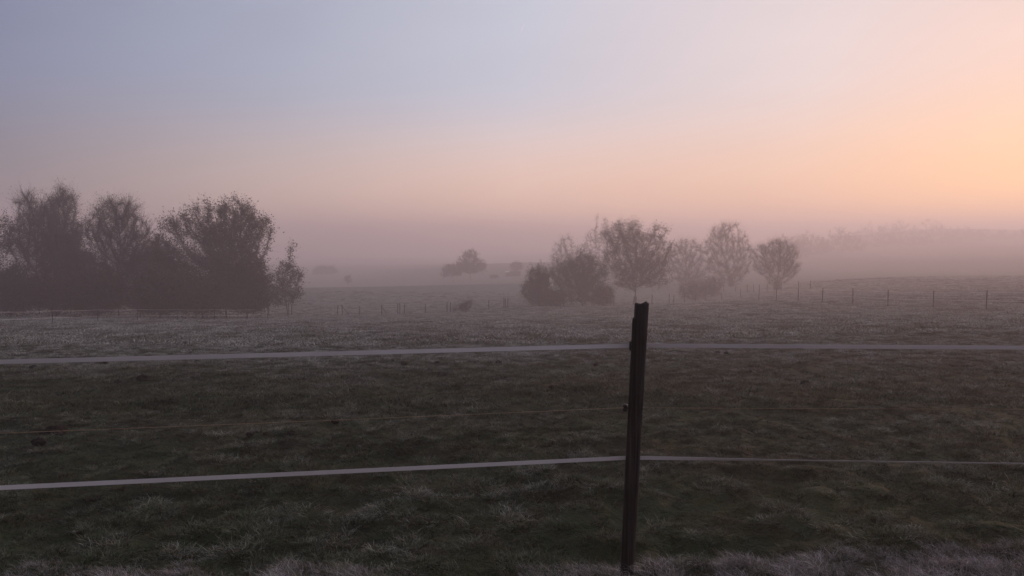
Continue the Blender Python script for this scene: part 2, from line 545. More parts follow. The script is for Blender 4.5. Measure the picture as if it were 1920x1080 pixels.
def wedge_points(d0, d1, dens, half=.80, pad=1.5):
    """random points on the ground in front of the camera, with room for a step to either side"""
    W = d1 * half + pad
    n = int(dens * (d1 - d0) * 2 * W)
    y = d0 + (d1 - d0) * rng.random(n); x = (rng.random(n) * 2 - 1) * W
    k = np.abs(x) < y * half + pad
    return x[k], y[k]


near_set = clump_set('near_tuft', [(80, .06, .022, .060, .0021, 1.25, M_grass) for _ in range(7)] + [(60, .09, .02, .05, .0021, 1.4, M_grass) for _ in range(3)])
mid_set = clump_set('mid_tuft', [(60, .11, .035, .09, .0042, 1.1, M_grass, 2) for _ in range(8)])
far_set = clump_set('far_tuft', [(60, .30, .04, .11, .011, 1.0, M_grass, 2) for _ in range(8)])
verge_set = clump_set('verge_tuft', [(40, .09, .05, .17, .0020, 1.0, M_verge, 3, .55) for _ in range(8)])

X, Y, S = [], [], []
def dens_scale(x, y):
    t = .55 * vnoise(x / .55, y / .55, 11) + .45 * vnoise(x / 1.7, y / 1.7, 12)
    return .75 + .45 * np.clip((t - .25) / .6, 0, 1)
x, y = wedge_points(3.0, 9.5, 150)
pts = np.stack([x, y, ground_z(x, y)], -1)
sc_ = dens_scale(x, y) * (.8 + .4 * rng.random(len(x)))
scatter('meadow_grass', pts, sc_, near_set, 10, .12, kind='stuff', label='short frosted meadow grass growing round the timber post', category='grass')
x, y = wedge_points(9.3, 24, 60)
pts = np.stack([x, y, ground_z(x, y)], -1)
scatter('meadow_grass', pts, dens_scale(x, y) * (.8 + .4 * rng.random(len(x))), mid_set, 8, .08, tussock=.22, kind='stuff', label='frosted meadow grass in the middle of the field', category='grass')
x, y = wedge_points(23.5, 120, 8.0, .75)
k = rng.random(len(x)) < np.clip((125 - y) / 75, 0, 1)
x, y = x[k], y[k]
pts = np.stack([x, y, ground_z(x, y)], -1)
scatter('meadow_grass', pts, (.5 + .8 * dens_scale(x / 2, y / 2)) * (.7 + .6 * rng.random(len(x))), far_set, 8, .04, tussock=.75, kind='stuff', label='pale frosted grass of the far paddock before the hedgerow fence', category='grass')
n = 4200
x = rng.uniform(-5, 5.5, n); y = 3.3 + .80 * rng.random(n) + .035 * np.maximum(x, -1) + .05 * vnoise(x / .6, x * 0, 77)
pts = np.stack([x, y, ground_z(x, y)], -1)
hgt = (.45 + .6 * vnoise(x / .5, y / .5, 31)) * (1 - .45 * np.clip((y - 3.75) / .5, 0, 1)) * (.50 + .34 / (1 + np.exp(-(x - .2) * 1.6)))
scatter('verge_grass', pts, hgt, verge_set, 8, .15, 1.2, kind='stuff', label='taller bleached grass of the verge along the foot of the post', category='grass')

# ------------------------------------------------------------------ trees
def grow(att, trunk, step, infl, kill, up=.15, iters=140):
    """space colonisation: branch nodes grow towards the attraction points"""
    pos = [np.array(p, float) for p in trunk]; par = [-1] + list(range(len(trunk) - 1))
    A = att.copy(); alive = np.ones(len(A), bool)
    Pn = np.array(pos)
    D = np.linalg.norm(A[:, None] - Pn[None], axis=2); near = D.argmin(1); nd = D.min(1)
    for _ in range(iters):
        ok = alive & (nd < infl)
        if not ok.any():
            if not alive.any(): break
            ok = alive & (nd <= nd[alive].min() + step)
        ids = near[ok]; P0 = np.array(pos)
        dirs = A[ok] - P0[ids]; dirs /= np.linalg.norm(dirs, axis=1, keepdims=True) + 1e-9
        uq, inv = np.unique(ids, return_inverse=True)
        acc = np.zeros((len(uq), 3)); np.add.at(acc, inv, dirs)
        acc += rng.normal(0, .22, acc.shape); acc[:, 2] += up
        acc /= np.linalg.norm(acc, axis=1, keepdims=True) + 1e-9
        new = P0[uq] + acc * step
        i0 = len(pos)
        for k, q in enumerate(new): pos.append(q); par.append(int(uq[k]))
        Dn = np.linalg.norm(A[:, None] - new[None], axis=2)
        m = Dn.min(1); am = Dn.argmin(1)
        upd = m < nd; nd[upd] = m[upd]; near[upd] = i0 + am[upd]
        alive &= nd > kill
        if len(pos) > 5000: break
    return np.array(pos), np.array(par)


def branch_mesh(name, pos, par, rad, rmin=0):
    ch = np.arange(len(pos))[(par >= 0) & (rad >= rmin)]
    V, Fc = [], []
    a, b = pos[par[ch]], pos[ch]
    t = b - a; t /= np.linalg.norm(t, axis=1, keepdims=True) + 1e-9
    ref = np.where(np.abs(t[:, 2:3]) < .9, np.array([[0, 0, 1.]]), np.array([[1., 0, 0]]))
    s1 = np.cross(t, ref); s1 /= np.linalg.norm(s1, axis=1, keepdims=True); s2 = np.cross(t, s1)
    n = len(ch); K = 5
    ra = np.minimum(rad[par[ch]], rad[ch] * 1.35)[:, None]; rb = rad[ch][:, None]
    for k in range(K):
        th = 2 * math.pi * k / K
        o = s1 * math.cos(th) + s2 * math.sin(th)
        V.append(a - t * ra * .3 + o * ra); V.append(b + t * rb * .3 + o * rb)
    V = np.stack(V, 1).reshape(-1, 3)
    o = (np.arange(n) * 2 * K)[:, None]
    for k in range(K):
        k2 = (k + 1) % K
        Fc.append(o + np.array([[2 * k, 2 * k2, 2 * k2 + 1, 2 * k + 1]]))
    return mesh_np(name, V, np.concatenate(Fc), True)


def crown_geo(pos, par, rad, tw_n, tw_len, tw_w, up, leaf_n, leaf_s, droop=0.0, wind=0.0):
    """fine twigs (bent slivers) and leaves on the outer branches"""
    thin = np.where((rad < .035) & (par >= 0))[0]
    if len(thin) == 0: thin = np.where(par >= 0)[0]
    V, Fc, base = [], [], 0
    src = rng.choice(thin, tw_n)
    f = rng.random((tw_n, 1))
    p0 = pos[par[src]] * (1 - f) + pos[src] * f
    d = pos[src] - pos[par[src]]; d /= np.linalg.norm(d, axis=1, keepdims=True) + 1e-9
    d = d * .7 + rng.normal(0, .55, d.shape); d[:, 2] += up
    d /= np.linalg.norm(d, axis=1, keepdims=True)
    L = tw_len * (.35 + 1.3 * rng.random((tw_n, 1)) ** 2)
    d2 = d + rng.normal(0, .3, d.shape); d2[:, 2] += up * .4 - droop; d2[:, 0] += wind; d2 /= np.linalg.norm(d2, axis=1, keepdims=True)
    p1 = p0 + d * L * .5; p2 = p1 + d2 * L * .5
    s = np.cross(d, rng.normal(0, 1, d.shape)); s /= np.linalg.norm(s, axis=1, keepdims=True) + 1e-9
    tv = np.stack([p0 - s * tw_w, p0 + s * tw_w, p1 - s * tw_w * .7, p1 + s * tw_w * .7, p2], 1).reshape(-1, 3)
    o = (np.arange(tw_n) * 5)[:, None]
    tf = np.concatenate([o + np.array([[0, 1, 3]]), o + np.array([[0, 3, 2]]), o + np.array([[2, 3, 4]])])
    lv = lf = None
    if leaf_n:
        k = rng.integers(0, tw_n, leaf_n); f = rng.random((leaf_n, 1))
        c = p1[k] * (1 - f) + p2[k] * f + rng.normal(0, .10, (leaf_n, 3))
        a = rng.normal(0, 1, (leaf_n, 3)); a /= np.linalg.norm(a, axis=1, keepdims=True)
        b = np.cross(a, rng.normal(0, 1, (leaf_n, 3))); b /= np.linalg.norm(b, axis=1, keepdims=True)
        sz = leaf_s * (.5 + .9 * rng.random((leaf_n, 1)))
        lv = np.stack([c - a * sz, c + b * sz * .55, c + a * sz, c - b * sz * .55], 1).reshape(-1, 3)
        o = (np.arange(leaf_n) * 4)[:, None]
        lf = np.concatenate([o + np.array([[0, 1, 2]]), o + np.array([[0, 2, 3]])])
    return tv, tf, lv, lf


def tree(name, label, d, base, lobes, n=450, stems=1, fork=.25, twigs=2500, tw=(.55, .010), leaves=3000, leaf=.07, up=.35, droop=0.0,
         bark=None, tmat=None, lmat=None, cat='tree', group=None, depth=.85, trunk_r=None, wander=.25, tip_r=.0055, expo=2.3, ragged=.12, wind=0.0):
    bu, bv = base
    b = P(bu, bv, d); b.z = gz(b.x, b.y) - .05
    px = d / F_PX
    att = []
    n = int(n * 2.0)
    vol = np.array([l[2] ** 2 * l[3] for l in lobes], float); vol /= vol.sum()
    for l, w in zip(lobes, vol):
        c = P(l[0], l[1], d)
        k = max(12, int(n * w))
        q = rng.normal(0, 1, (k, 3)); q /= np.linalg.norm(q, axis=1, keepdims=True)
        q *= rng.random((k, 1)) ** (1 / 2.4)
        off = (l[4] if len(l) > 4 else rng.uniform(-.25, .25)) * l[2] * px
        att.append(np.stack([c.x - b.x + q[:, 0] * l[2] * px, off + q[:, 1] * l[2] * px * depth, c.z - b.z + q[:, 2] * l[3] * px], -1))
    att = np.concatenate(att)
    hs = max(.4, .075 * np.ptp(att[:, 2])); sd = rng.random() * 90
    nz = .6 * vnoise(att[:, 0] / hs + sd + .6 * att[:, 1] / hs, att[:, 2] / hs + .5 * att[:, 1] / hs, 61) + .4 * vnoise(att[:, 0] / (hs * 2.3) + sd, att[:, 2] / (hs * 2.3), 62)
    if ragged: att = att[nz > np.quantile(nz, ragged)]
    if (att[:, 2] < .15).all(): att[:, 2] += .3 - att[:, 2].min()
    att = att[att[:, 2] > .15]
    H = att[:, 2].max(); lo = np.percentile(att[:, 2], 5)
    fh = max(.25, fork * H)
    segs = 5
    topc = np.array([att[:, 0].mean() * .35, att[:, 1].mean() * .35, fh])
    pts = [np.zeros(3)]
    for i in range(1, segs + 1):
        t = i / segs
        pts.append(topc * np.array([t ** 1.3, t ** 1.3, t]) + np.array([rng.normal(0, .05), rng.normal(0, .05), 0]) * wander * fh)
    step = max(.16, H / 40)
    pos, par = grow(att, pts, step, step * 10, step * 1.35, up=.2)
    # pipe-model radii
    r = np.zeros(len(pos)); acc = np.zeros(len(pos))
    haschild = np.zeros(len(pos), bool); haschild[par[par >= 0]] = True
    for i in range(len(pos) - 1, -1, -1):
        r[i] = tip_r if acc[i] == 0 else acc[i] ** (1 / expo)
        if par[i] >= 0: acc[par[i]] += r[i] ** expo
    if trunk_r: r *= 1; r[:segs + 1] = np.maximum(r[:segs + 1], np.linspace(trunk_r * 1.25, trunk_r, segs + 1))
    twigs = int(twigs * 2.2); leaves = int(leaves * 1.9); leaf *= .8; tw = (tw[0] * 1.45, tw[1] * .7)
    root = empty(name, b, label, cat, group)
    link('trunk', branch_mesh('trunk', pos, par, r), bark or M_bark, root)
    tv, tf, lv, lf = crown_geo(pos, par, r, twigs, tw[0], tw[1], up, leaves, leaf, droop, wind)
    me = mesh_np('crown', tv if lv is None else np.concatenate([tv, lv]), tf if lf is None else np.concatenate([tf, lf + len(tv)]))
    me.materials.append(tmat or M_twig)
    if lf is not None:
        me.materials.append(lmat or M_leaf_b)
        mi = np.zeros(len(tf) + len(lf), np.int32); mi[len(tf):] = 1
        me.polygons.foreach_set('material_index', mi)
    link('crown', me, None, root)
    return root


# --- left grove, bare tall trees
tree('bare_tree', 'tall bare many-stemmed tree rising over the grove, thin open crown', 67, (74, 588),
     [(52, 405, 34, 44), (78, 450, 44, 55), (30, 455, 26, 40), (70, 510, 25, 40)], n=520, fork=.16, twigs=5200, tw=(.8, .011), leaves=2500, leaf=.06, up=.35)
tree('bare_tree', 'tall bare tree with a dark ivy knot in its crown', 69, (112, 588),
     [(112, 392, 32, 38), (128, 436, 30, 34), (104, 470, 30, 50), (122, 440, 13, 11)], n=480, fork=.30, twigs=4600, tw=(.75, .011), leaves=3500, leaf=.06, up=.35)
tree('bare_tree', 'bare fan-shaped tree standing between the ivy tree and the big dense tree', 65, (222, 588),
     [(222, 412, 40, 42), (195, 440, 34, 50), (256, 445, 30, 42), (225, 490, 44, 50)], n=620, fork=.12, twigs=6200, tw=(.75, .011), leaves=3500, leaf=.06, up=.35)
tree('edge_tree', 'dense dull tree leaning out beyond the bare tall trees', 64, (-25, 596),
     [(-25, 450, 50, 55), (5, 440, 26, 38), (-20, 530, 60, 50)], n=420, twigs=3600, leaves=4200, leaf=.085, lmat=M_leaf_g)
tree('broad_tree', 'broad dense dark tree with a domed crown, largest of the grove', 64, (425, 590),
     [(432, 420, 52, 50), (378, 410, 30, 40), (470, 440, 44, 52), (335, 428, 34, 30), (400, 480, 80, 60), (440, 520, 72, 50), (330, 500, 44, 60)],
     n=1100, fork=.12, twigs=12000, tw=(.6, .011), leaves=21000, leaf=.08, lmat=M_leaf_b)
tree('slender_tree', 'small pointed leafy tree beside the broad dense tree', 74, (540, 584),
     [(547, 480, 9, 20), (540, 508, 22, 22), (552, 515, 19, 24), (532, 535, 24, 26), (548, 555, 22, 22), (520, 545, 22, 32)], n=360, fork=.12, twigs=1500, tw=(.45, .010), leaves=2600, leaf=.085, lmat=M_leaf_g)
# --- understory shrubs of the grove
for i, (u, v, rw, rh, d, lm, lab) in enumerate([
        (20, 545, 48, 48, 60, M_leaf_g, 'dark thicket shrub under the edge tree'),
        (105, 545, 56, 46, 61, M_leaf_r, 'rounded shrub under the tall bare trees'),
        (130, 480, 36, 50, 71, M_leaf_r, 'tall russet shrub behind the ivy tree'),
        (185, 548, 50, 42, 60, M_leaf_b, 'low brown shrub before the fan-shaped bare tree'),
        (262, 525, 46, 62, 67, M_leaf_r, 'tall brown shrub between fan-shaped tree and broad tree'),
        (300, 555, 50, 38, 59, M_leaf_g, 'low dark shrub at the foot of the broad tree'),
        (380, 555, 56, 36, 61, M_leaf_b, 'spreading brown shrub below the broad dense crown'),
        (165, 520, 36, 55, 70, M_leaf_b, 'tall brown shrub between the ivy tree and the fan-shaped bare tree'),
        (300, 500, 34, 58, 69, M_leaf_b, 'tall shrub filling the gap beside the broad tree'),
        (462, 545, 44, 46, 63, M_leaf_b, 'shrub under the outer limbs of the broad tree')]):
    tree('shrub', lab, d, (u, v + rh), [(u, v, rw, rh), (u - rw * .3, v + rh * .35, rw * .8, rh * .6), (u + rw * .3, v + rh * .4, rw * .8, rh * .55)], n=330, fork=.08,
         twigs=3600, tw=(.6, .011), leaves=6500, leaf=.085, lmat=lm, cat='shrub', group='undergrowth of the grove')

# --- hedgerow trees in the middle
tree('hedge_tree', 'small dense bushy tree at the end of the hedgerow', 90, (1012, 576),
     [(1012, 520, 24, 22), (1004, 548, 26, 26), (1022, 552, 22, 24), (1012, 562, 26, 13)], n=300, fork=.10, twigs=2600, tw=(.5, .010), leaves=9000, leaf=.07, lmat=M_leaf_g)
tree('hedge_tree', 'round dense dark tree between the small bushy tree and the tall windblown tree', 91, (1092, 576),
     [(1086, 503, 40, 29), (1112, 520, 32, 32), (1058, 518, 30, 34), (1090, 540, 48, 28), (1105, 560, 30, 14), (1070, 560, 24, 12)], n=620, fork=.10, twigs=4800, tw=(.5, .010), leaves=15000, leaf=.07, lmat=M_leaf_g)
tree('windblown_tree', 'tall windblown tree with a forked trunk, its crown swept to one side', 92, (1190, 572),
     [(1170, 445, 42, 30), (1185, 430, 20, 18), (1210, 470, 48, 36), (1160, 480, 32, 34), (1232, 440, 20, 20), (1200, 505, 50, 28), (1242, 505, 22, 26), (1185, 528, 40, 18), (1228, 530, 28, 12)],
     n=900, fork=.10, trunk_r=.2, wind=.45, twigs=7500, tw=(.6, .010), leaves=15000, leaf=.07, droop=.15, up=.3, lmat=M_leaf_b)
tree('misty_tree', 'hazy tree behind the round dense tree', 165, (1062, 556),
     [(1060, 463, 16, 24), (1050, 480, 20, 26), (1085, 480, 26, 24), (1065, 510, 36, 34)], n=380, fork=.15, twigs=3000, tw=(.8, .016), leaves=3600, leaf=.10)
tree('misty_tree', 'pale tall tree showing through mist behind the windblown tree', 172, (1135, 556),
     [(1135, 424, 24, 20), (1118, 450, 26, 26), (1145, 450, 30, 36), (1130, 500, 40, 44)], n=420, fork=.15, twigs=3600, tw=(.8, .016), leaves=3600, leaf=.10)
tree('misty_tree', 'wide misty tree between the windblown tree and the pollard willows', 140, (1292, 556),
     [(1286, 470, 26, 24), (1305, 490, 28, 34), (1268, 490, 26, 34), (1290, 520, 36, 24)], n=420, fork=.2, twigs=4200, tw=(.8, .014), leaves=2600, leaf=.08)
tree('pollard_willow', 'taller hazy pollard willow with upswept bare branches', 132, (1372, 556),
     [(1362, 443, 34, 27), (1345, 470, 32, 36), (1388, 475, 26, 36), (1366, 500, 42, 34), (1372, 528, 24, 16)], n=650, fork=.16, twigs=6500, tw=(.75, .012), leaves=5000, leaf=.06,
     up=.55, bark=M_bark_w, trunk_r=.42)
tree('pollard_willow', 'fan-shaped bare pollard willow with a short thick trunk', 112, (1458, 556),
     [(1455, 472, 40, 24), (1430, 490, 25, 32), (1482, 490, 22, 32), (1456, 505, 40, 24), (1457, 525, 24, 14)], n=650, fork=.16, twigs=6000, tw=(.62, .010), leaves=3500, leaf=.055,
     up=.5, bark=M_bark_w, trunk_r=.48)
for u, v, rw, rh, d, lm, lab in [
        (1132, 556, 20, 20, 91, M_leaf_b, 'low shrub between the round dense tree and the windblown tree'),
        (1300, 545, 30, 18, 112, M_leaf_r, 'hazy brown shrub below the wide misty tree'),
        (1335, 540, 22, 22, 116, M_leaf_b, 'hazy shrub beside the taller pollard willow'),
        (1042, 562, 16, 14, 90, M_leaf_g, 'low shrub between the small bushy tree and the round dense tree')]:
    tree('shrub', lab, d, (u, v + rh), [(u, v, rw, rh), (u - rw * .3, v + rh * .35, rw * .8, rh * .6)], n=200, fork=.08,
         twigs=1800, tw=(.5, .010), leaves=2200, leaf=.075, lmat=lm, cat='shrub', group='undergrowth of the hedgerow')
tree('fence_bush', 'small ragged bush growing in the line of leaning fence posts', 84, (874, 588),
     [(872, 575, 14, 9), (880, 570, 6, 8), (862, 582, 14, 6)], n=110, fork=.08, twigs=900, tw=(.3, .009), leaves=900, leaf=.05, cat='bush')
# --- far trees in the fog
tree('field_tree', 'round-crowned lone tree on a bare trunk in the far field', 210, (883, 533),
     [(883, 485, 19, 15), (868, 497, 17, 12), (898, 497, 15, 13), (883, 503, 28, 11)], n=420, fork=.32, twigs=2600, tw=(.7, .016), leaves=6500, leaf=.13, lmat=M_leaf_g)
tree('field_tree', 'smaller flat-topped tree beside the round-crowned lone tree', 208, (850, 533),
     [(846, 506, 18, 10), (856, 512, 12, 8), (836, 514, 11, 7)], n=240, fork=.35, twigs=1500, tw=(.6, .016), leaves=2600, leaf=.12, lmat=M_leaf_g)
tree('sapling', 'tiny lone sapling on the edge of the far field', 215, (653, 541),
     [(653, 524, 8, 7)], n=70, fork=.4, twigs=400, tw=(.4, .014), leaves=500, leaf=.10, lmat=M_leaf_g)
tree('misty_tree', 'faint domed tree in the fog behind the sapling', 330, (608, 536),
     [(608, 517, 28, 17)], n=260, fork=.2, twigs=1800, tw=(1.0, .03), leaves=3500, leaf=.22, lmat=M_leaf_g)
tree('fog_bush', 'square dark bush beside the low farm shed', 222, (925, 534),
     [(925, 526, 12, 8), (918, 527, 7, 7), (932, 526, 7, 8)], n=150, fork=.1, twigs=900, tw=(.4, .016), leaves=2200, leaf=.11, lmat=M_leaf_g, cat='bush')
tree('fog_bush', 'pale bush in the fog behind the low farm shed', 250, (968, 528),
     [(968, 520, 13, 9)], n=150, fork=.1, twigs=900, tw=(.5, .018), leaves=1800, leaf=.13, lmat=M_leaf_g, cat='bush')
for i, (u, top, rw, d, lab) in enumerate([
        (1475, 438, 26, 336, 'faint tree behind the fan-shaped pollard willow'),
        (1520, 432, 24, 367, 'faint slim tree at the near end of the hillside wood'),
        (1578, 424, 26, 381, 'faint upright tree below the hillside wood'),
        (1640, 414, 34, 441, 'first broad ghostly tree of the hillside wood'),
        (1690, 409, 34, 447, 'tallest ghostly tree of the hillside wood'),
        (1748, 411, 34, 454, 'second tallest ghostly tree of the hillside wood'),
        (1805, 420, 36, 462, 'low ghostly tree past the tallest of the hillside wood'),
        (1865, 426, 36, 469, 'wide ghostly tree near the end of the hillside wood'),
        (1925, 424, 38, 469, 'last ghostly tree of the hillside wood')]):
    bot = 496 if u < 1600 else 484
    h = bot - top
    tree('hillside_tree', lab, d, (u, bot), [(u - rw * .2, top + h * .26, rw * .8, h * .26), (u, top + h * .55, rw * 1.6, h * .40), (u + rw * .7, top + h * (.35 + .2 * (i % 3)), rw * .8, h * .3)],
         n=300, fork=.15, twigs=2200, tw=(1.1, .03), leaves=4200, leaf=.22, group='trees of the hillside wood')

# ------------------------------------------------------------------ far fences
def far_post(u, d, h, lean, parent, origin, r=.05, brace=0, name='post'):
    p = P(u, 500, d); z = gz(p.x, p.y)
    b = Vector((p.x, p.y, z)) - origin
    m = MB()
    top = b + Vector((lean * h, rng.normal(0, .03), h))
    m.tube([b - Vector((0, 0, .3)), b + (top - b) * .5, top], [r * 1.05, r, r * .93], 7)
    m.build(name, M_farpost, parent)
    if brace:
        m = MB(); m.tube([top - (top - b) * .12, b + Vector((brace, .1, -.1))], r * .8, 6)
        m.build('brace', M_farpost, parent)
    return top, b


def strand(name, tops_bases, f, parent, mat, w, tape=False):
    m = MB()
    pts = [b + (t - b) * f for t, b in tops_bases]
    for a, c in zip(pts[:-1], pts[1:]):
        seg = [a.lerp(c, t) - Vector((0, 0, .035 * math.sin(math.pi * t))) for t in (0, .25, .5, .75, 1)]
        if tape:
            V, Fq = [], []
            for i, q in enumerate(seg):
                V += [tuple(q + Vector((0, -.003, w))), tuple(q + Vector((0, -.003, -w))), tuple(q + Vector((0, .003, -w))), tuple(q + Vector((0, .003, w)))]
            for i in range(4):
                for k in range(4): Fq.append((i * 4 + k, i * 4 + (k + 1) % 4, i * 4 + 4 + (k + 1) % 4, i * 4 + 4 + k))
            m.add(V, Fq)
        else: m.tube(seg, w, 4)
    m.build(name, mat, parent)


o0 = P(740, 588, 85); o0.z = gz(o0.x, o0.y)
fe = empty('pasture_fence', o0, 'crooked old wire fence of leaning posts crossing the dip below the field', 'fence')
tb = []
for u, d, h, ln, br in [(502, 80, 1.15, .02, 0), (540, 82, 1.15, -.03, 0), (545, 82.3, 1.1, .04, 0), (631, 84, 1.05, .10, 0), (641, 84.3, 1.1, -.03, .75), (672, 84.6, 1.0, .10, 0),
                        (715, 85, 1.05, -.02, .6), (745, 85.3, 1.25, .02, 0), (749, 85.4, 1.2, 0, 0), (757, 85.6, 1.1, .06, 0), (797, 86, 1.05, 0, 0), (838, 86.4, 1.15, 0, 0),
                        (844, 86.5, 1.1, .03, 0), (916, 87.5, 1.05, .04, 0), (945, 88, 1.15, 0, 0), (948, 88.1, 1.1, -.03, 0), (952, 88.2, 1.1, .02, 0),
                        (1044, 89, 1.05, .02, 0), (1057, 89.2, 1.05, 0, 0), (1146, 90, 1.25, 0, 0), (1151.5, 90.2, 1.2, .02, 0), (1223, 93.5, 1.2, .02, 0), (1255.5, 96.5, 1.2, 0, 0),
                        (1264, 97.3, 1.1, .03, 0), (1284.5, 99.5, 1.1, -.02, 0), (1304.6, 101.5, 1.15, 0, 0), (1323, 103.5, 1.15, .02, 0), (1354, 107, 1.1, 0, 0), (1389.5, 110, 1.1, 0, 0)]:
    tb.append(far_post(u, d, h, ln, fe, o0, .05, br))
strand('wire', tb, .88, fe, M_wirez, .004)
strand('wire', tb, .5, fe, M_wirez, .004)

o0 = P(1660, 576, 52); o0.z = gz(o0.x, o0.y)
fe = empty('paddock_fence', o0, 'straight row of evenly spaced thin posts with two pale strands below the hill', 'fence')
tb = []
for u, d, h in [(1424, 78, 1.15), (1457, 73, 1.15), (1498, 66.5, 1.15), (1543.5, 60, 1.12), (1601, 57, 1.15), (1667, 52, 1.18), (1752.5, 48, 1.1), (1852, 44, 1.15), (1985, 40, 1.15)]:
    tb.append(far_post(u, d, h, rng.normal(0, .012), fe, o0, .036))
strand('tape', tb, .90, fe, M_tape, .006, True)
strand('tape', tb, .50, fe, M_tape, .006, True)

o0 = P(1400, 552, 112); o0.z = gz(o0.x, o0.y)
fe = empty('lane_fence', o0, 'short run of posts behind the two pollard willows', 'fence')
tb = []
for u, d, h in [(1357, 122, 1.1), (1380, 119, 1.1), (1402, 116, 1.15), (1414, 114.5, 1.15), (1424.5, 113.3, 1.1), (1439, 112, 1.1), (1466, 110, 1.1), (1498, 107, 1.1), (1520, 105, 1.1)]:
    tb.append(far_post(u, d, h, rng.normal(0, .02), fe, o0, .055))
strand('wire', tb, .88, fe, M_wirez, .004)

o0 = P(150, 600, 48); o0.z = gz(o0.x, o0.y)
fe = empty('grove_fence', o0, 'low two-tape electric fence running along the front of the grove', 'fence')
tb = []
for u, d, h in [(-120, 37, 1.0), (-10, 41.5, 1.0), (95, 46, 1.0), (180, 50.5, 1.0), (255, 54, 1.0), (330, 55.5, 1.0), (400, 57, 1.0), (462, 60, 1.0), (500, 68, 1.0), (501, 79, 1.05)]:
    tb.append(far_post(u, d, h, rng.normal(0, .02), fe, o0, .022))
strand('tape', tb, .78, fe, M_tape, .0055, True)
strand('tape', tb, .38, fe, M_tape, .0055, True)

# ------------------------------------------------------------------ farm shed far off
s0 = P(962, 534, 228); s0.z = gz(s0.x, s0.y)
sh = empty('farm_shed', s0, 'low dark farm shed with a pale roof sheet in the misty field', 'shed')
sh.scale = (.9, .9, .6)
m = MB(); m.box((0, 0, .85), (2.3, 1.6, .95)); m.build('wall', M_farpost, sh)
m = MB()
m.add([(-2.5, -1.85, 1.78), (2.5, -1.85, 1.78), (2.5, 1.85, 1.78), (-2.5, 1.85, 1.78), (-2.5, -1.85, 1.86), (2.5, -1.85, 1.86), (2.5, 1.85, 1.86), (-2.5, 1.85, 1.86),
       (-2.5, 0, 2.35), (2.5, 0, 2.35)],
      [(0, 3, 2, 1), (0, 1, 5, 4), (2, 3, 7, 6), (4, 5, 9, 8), (6, 7, 8, 9), (0, 4, 8, 7, 3), (1, 2, 6, 9, 5)])
rf = m.build('roof', M_farpost, sh)
m = MB(); m.add([(-2.5, -1.9, 1.90), (-1.2, -1.9, 1.90), (-1.2, -.1, 2.38), (-2.5, -.1, 2.38), (-2.5, -1.9, 1.93), (-1.2, -1.9, 1.93), (-1.2, -.1, 2.41), (-2.5, -.1, 2.41)],
                [(0, 3, 2, 1), (4, 5, 6, 7), (0, 1, 5, 4), (1, 2, 6, 5), (2, 3, 7, 6), (3, 0, 4, 7)])
m.build('roof_sheet', M_tape, rf, label='pale roof sheet')
m = MB(); m.box((.6, -1.62, .75), (.45, .03, .75)); m.build('door', M_bark, sh)

# ------------------------------------------------------------------ molehills
def molehill(u, v, wpx, label, group):
    d = find_d(u, v); p = P(u, v, d)
    r = wpx * .5 * d / F_PX
    bm = bmesh.new()
    bmesh.ops.create_icosphere(bm, subdivisions=4, radius=1.0)
    sd = int(u * 7 + v) % 1000
    for q in bm.verts:
        c = q.co.copy()
        nz = vnoise(c.x * 2.2 + sd, c.y * 2.2 + c.z * 1.7, 21) - .5
        nf = vnoise(c.x * 7 + sd, c.y * 7 + c.z * 5, 22) - .5
        k = 1 + .55 * nz + .28 * nf
        q.co = Vector((c.x * k * r, c.y * k * r * .9, c.z * k * r * .72))
    # loose crumbs round the foot
    for i in range(9):
        a = random.random() * 6.28; rr = r * random.uniform(.95, 1.5); s = r * random.uniform(.06, .15)
        ret = bmesh.ops.create_icosphere(bm, subdivisions=1, radius=s)
        off = Vector((rr * math.cos(a), rr * math.sin(a), .01 + s * .3))
        for q in ret['verts']: q.co = q.co * random.uniform(.8, 1.2) + off
    me = bpy.data.meshes.new('molehill'); bm.to_mesh(me); bm.free()
    me.polygons.foreach_set('use_smooth', np.ones(len(me.polygons), bool))
    o = link('molehill', me, M_soil, None, label=label, category='molehill', group=group)
    o.location = (p.x, p.y, gz(p.x, p.y) + .03)
    return o


MG = 'molehills scattered over the meadow'
molehill(104, 818, 36, 'widest dark molehill, beside a smaller round one, under the orange wire', MG)
molehill(72, 835, 22, 'small round molehill just beyond the widest dark molehill', MG)
molehill(268, 713, 20, 'largest of the molehill pair by the paler paddock edge', MG)
molehill(222, 720, 14, 'smaller of the molehill pair by the paler paddock edge', MG)
molehill(1510, 723, 18, 'lone dark molehill in the browner grass past the post', MG)
for u, v, w in [(62, 691, 11), (370, 681, 11), (197, 682, 7), (758, 684, 12), (820, 682, 7), (895, 682, 9), (935, 683, 11)]:
    molehill(u, v, w, 'small distant molehill where the darker meadow meets the paler frosted paddock', 'tiny molehills along the paddock edge')
molehill(1117, 687, 10, 'small pointed molehill on the frost edge close beside the post', MG)
for u, w in ((1345, 10), (1362, 8)):
    molehill(u, 664, w, 'one of two small molehills side by side just past the post, under the upper tape', MG)
molehill(630, 795, 14, 'low molehill beneath the sagging orange wire', MG)
for u, v, w in ((468, 822, 12), (498, 820, 9), (545, 818, 13)):
    molehill(u, v, w, 'one of three tiny molehills in a row between the orange wire and the lower tape', MG)
molehill(1035, 729, 10, 'tiny molehill in brown grass close beside the post', MG)

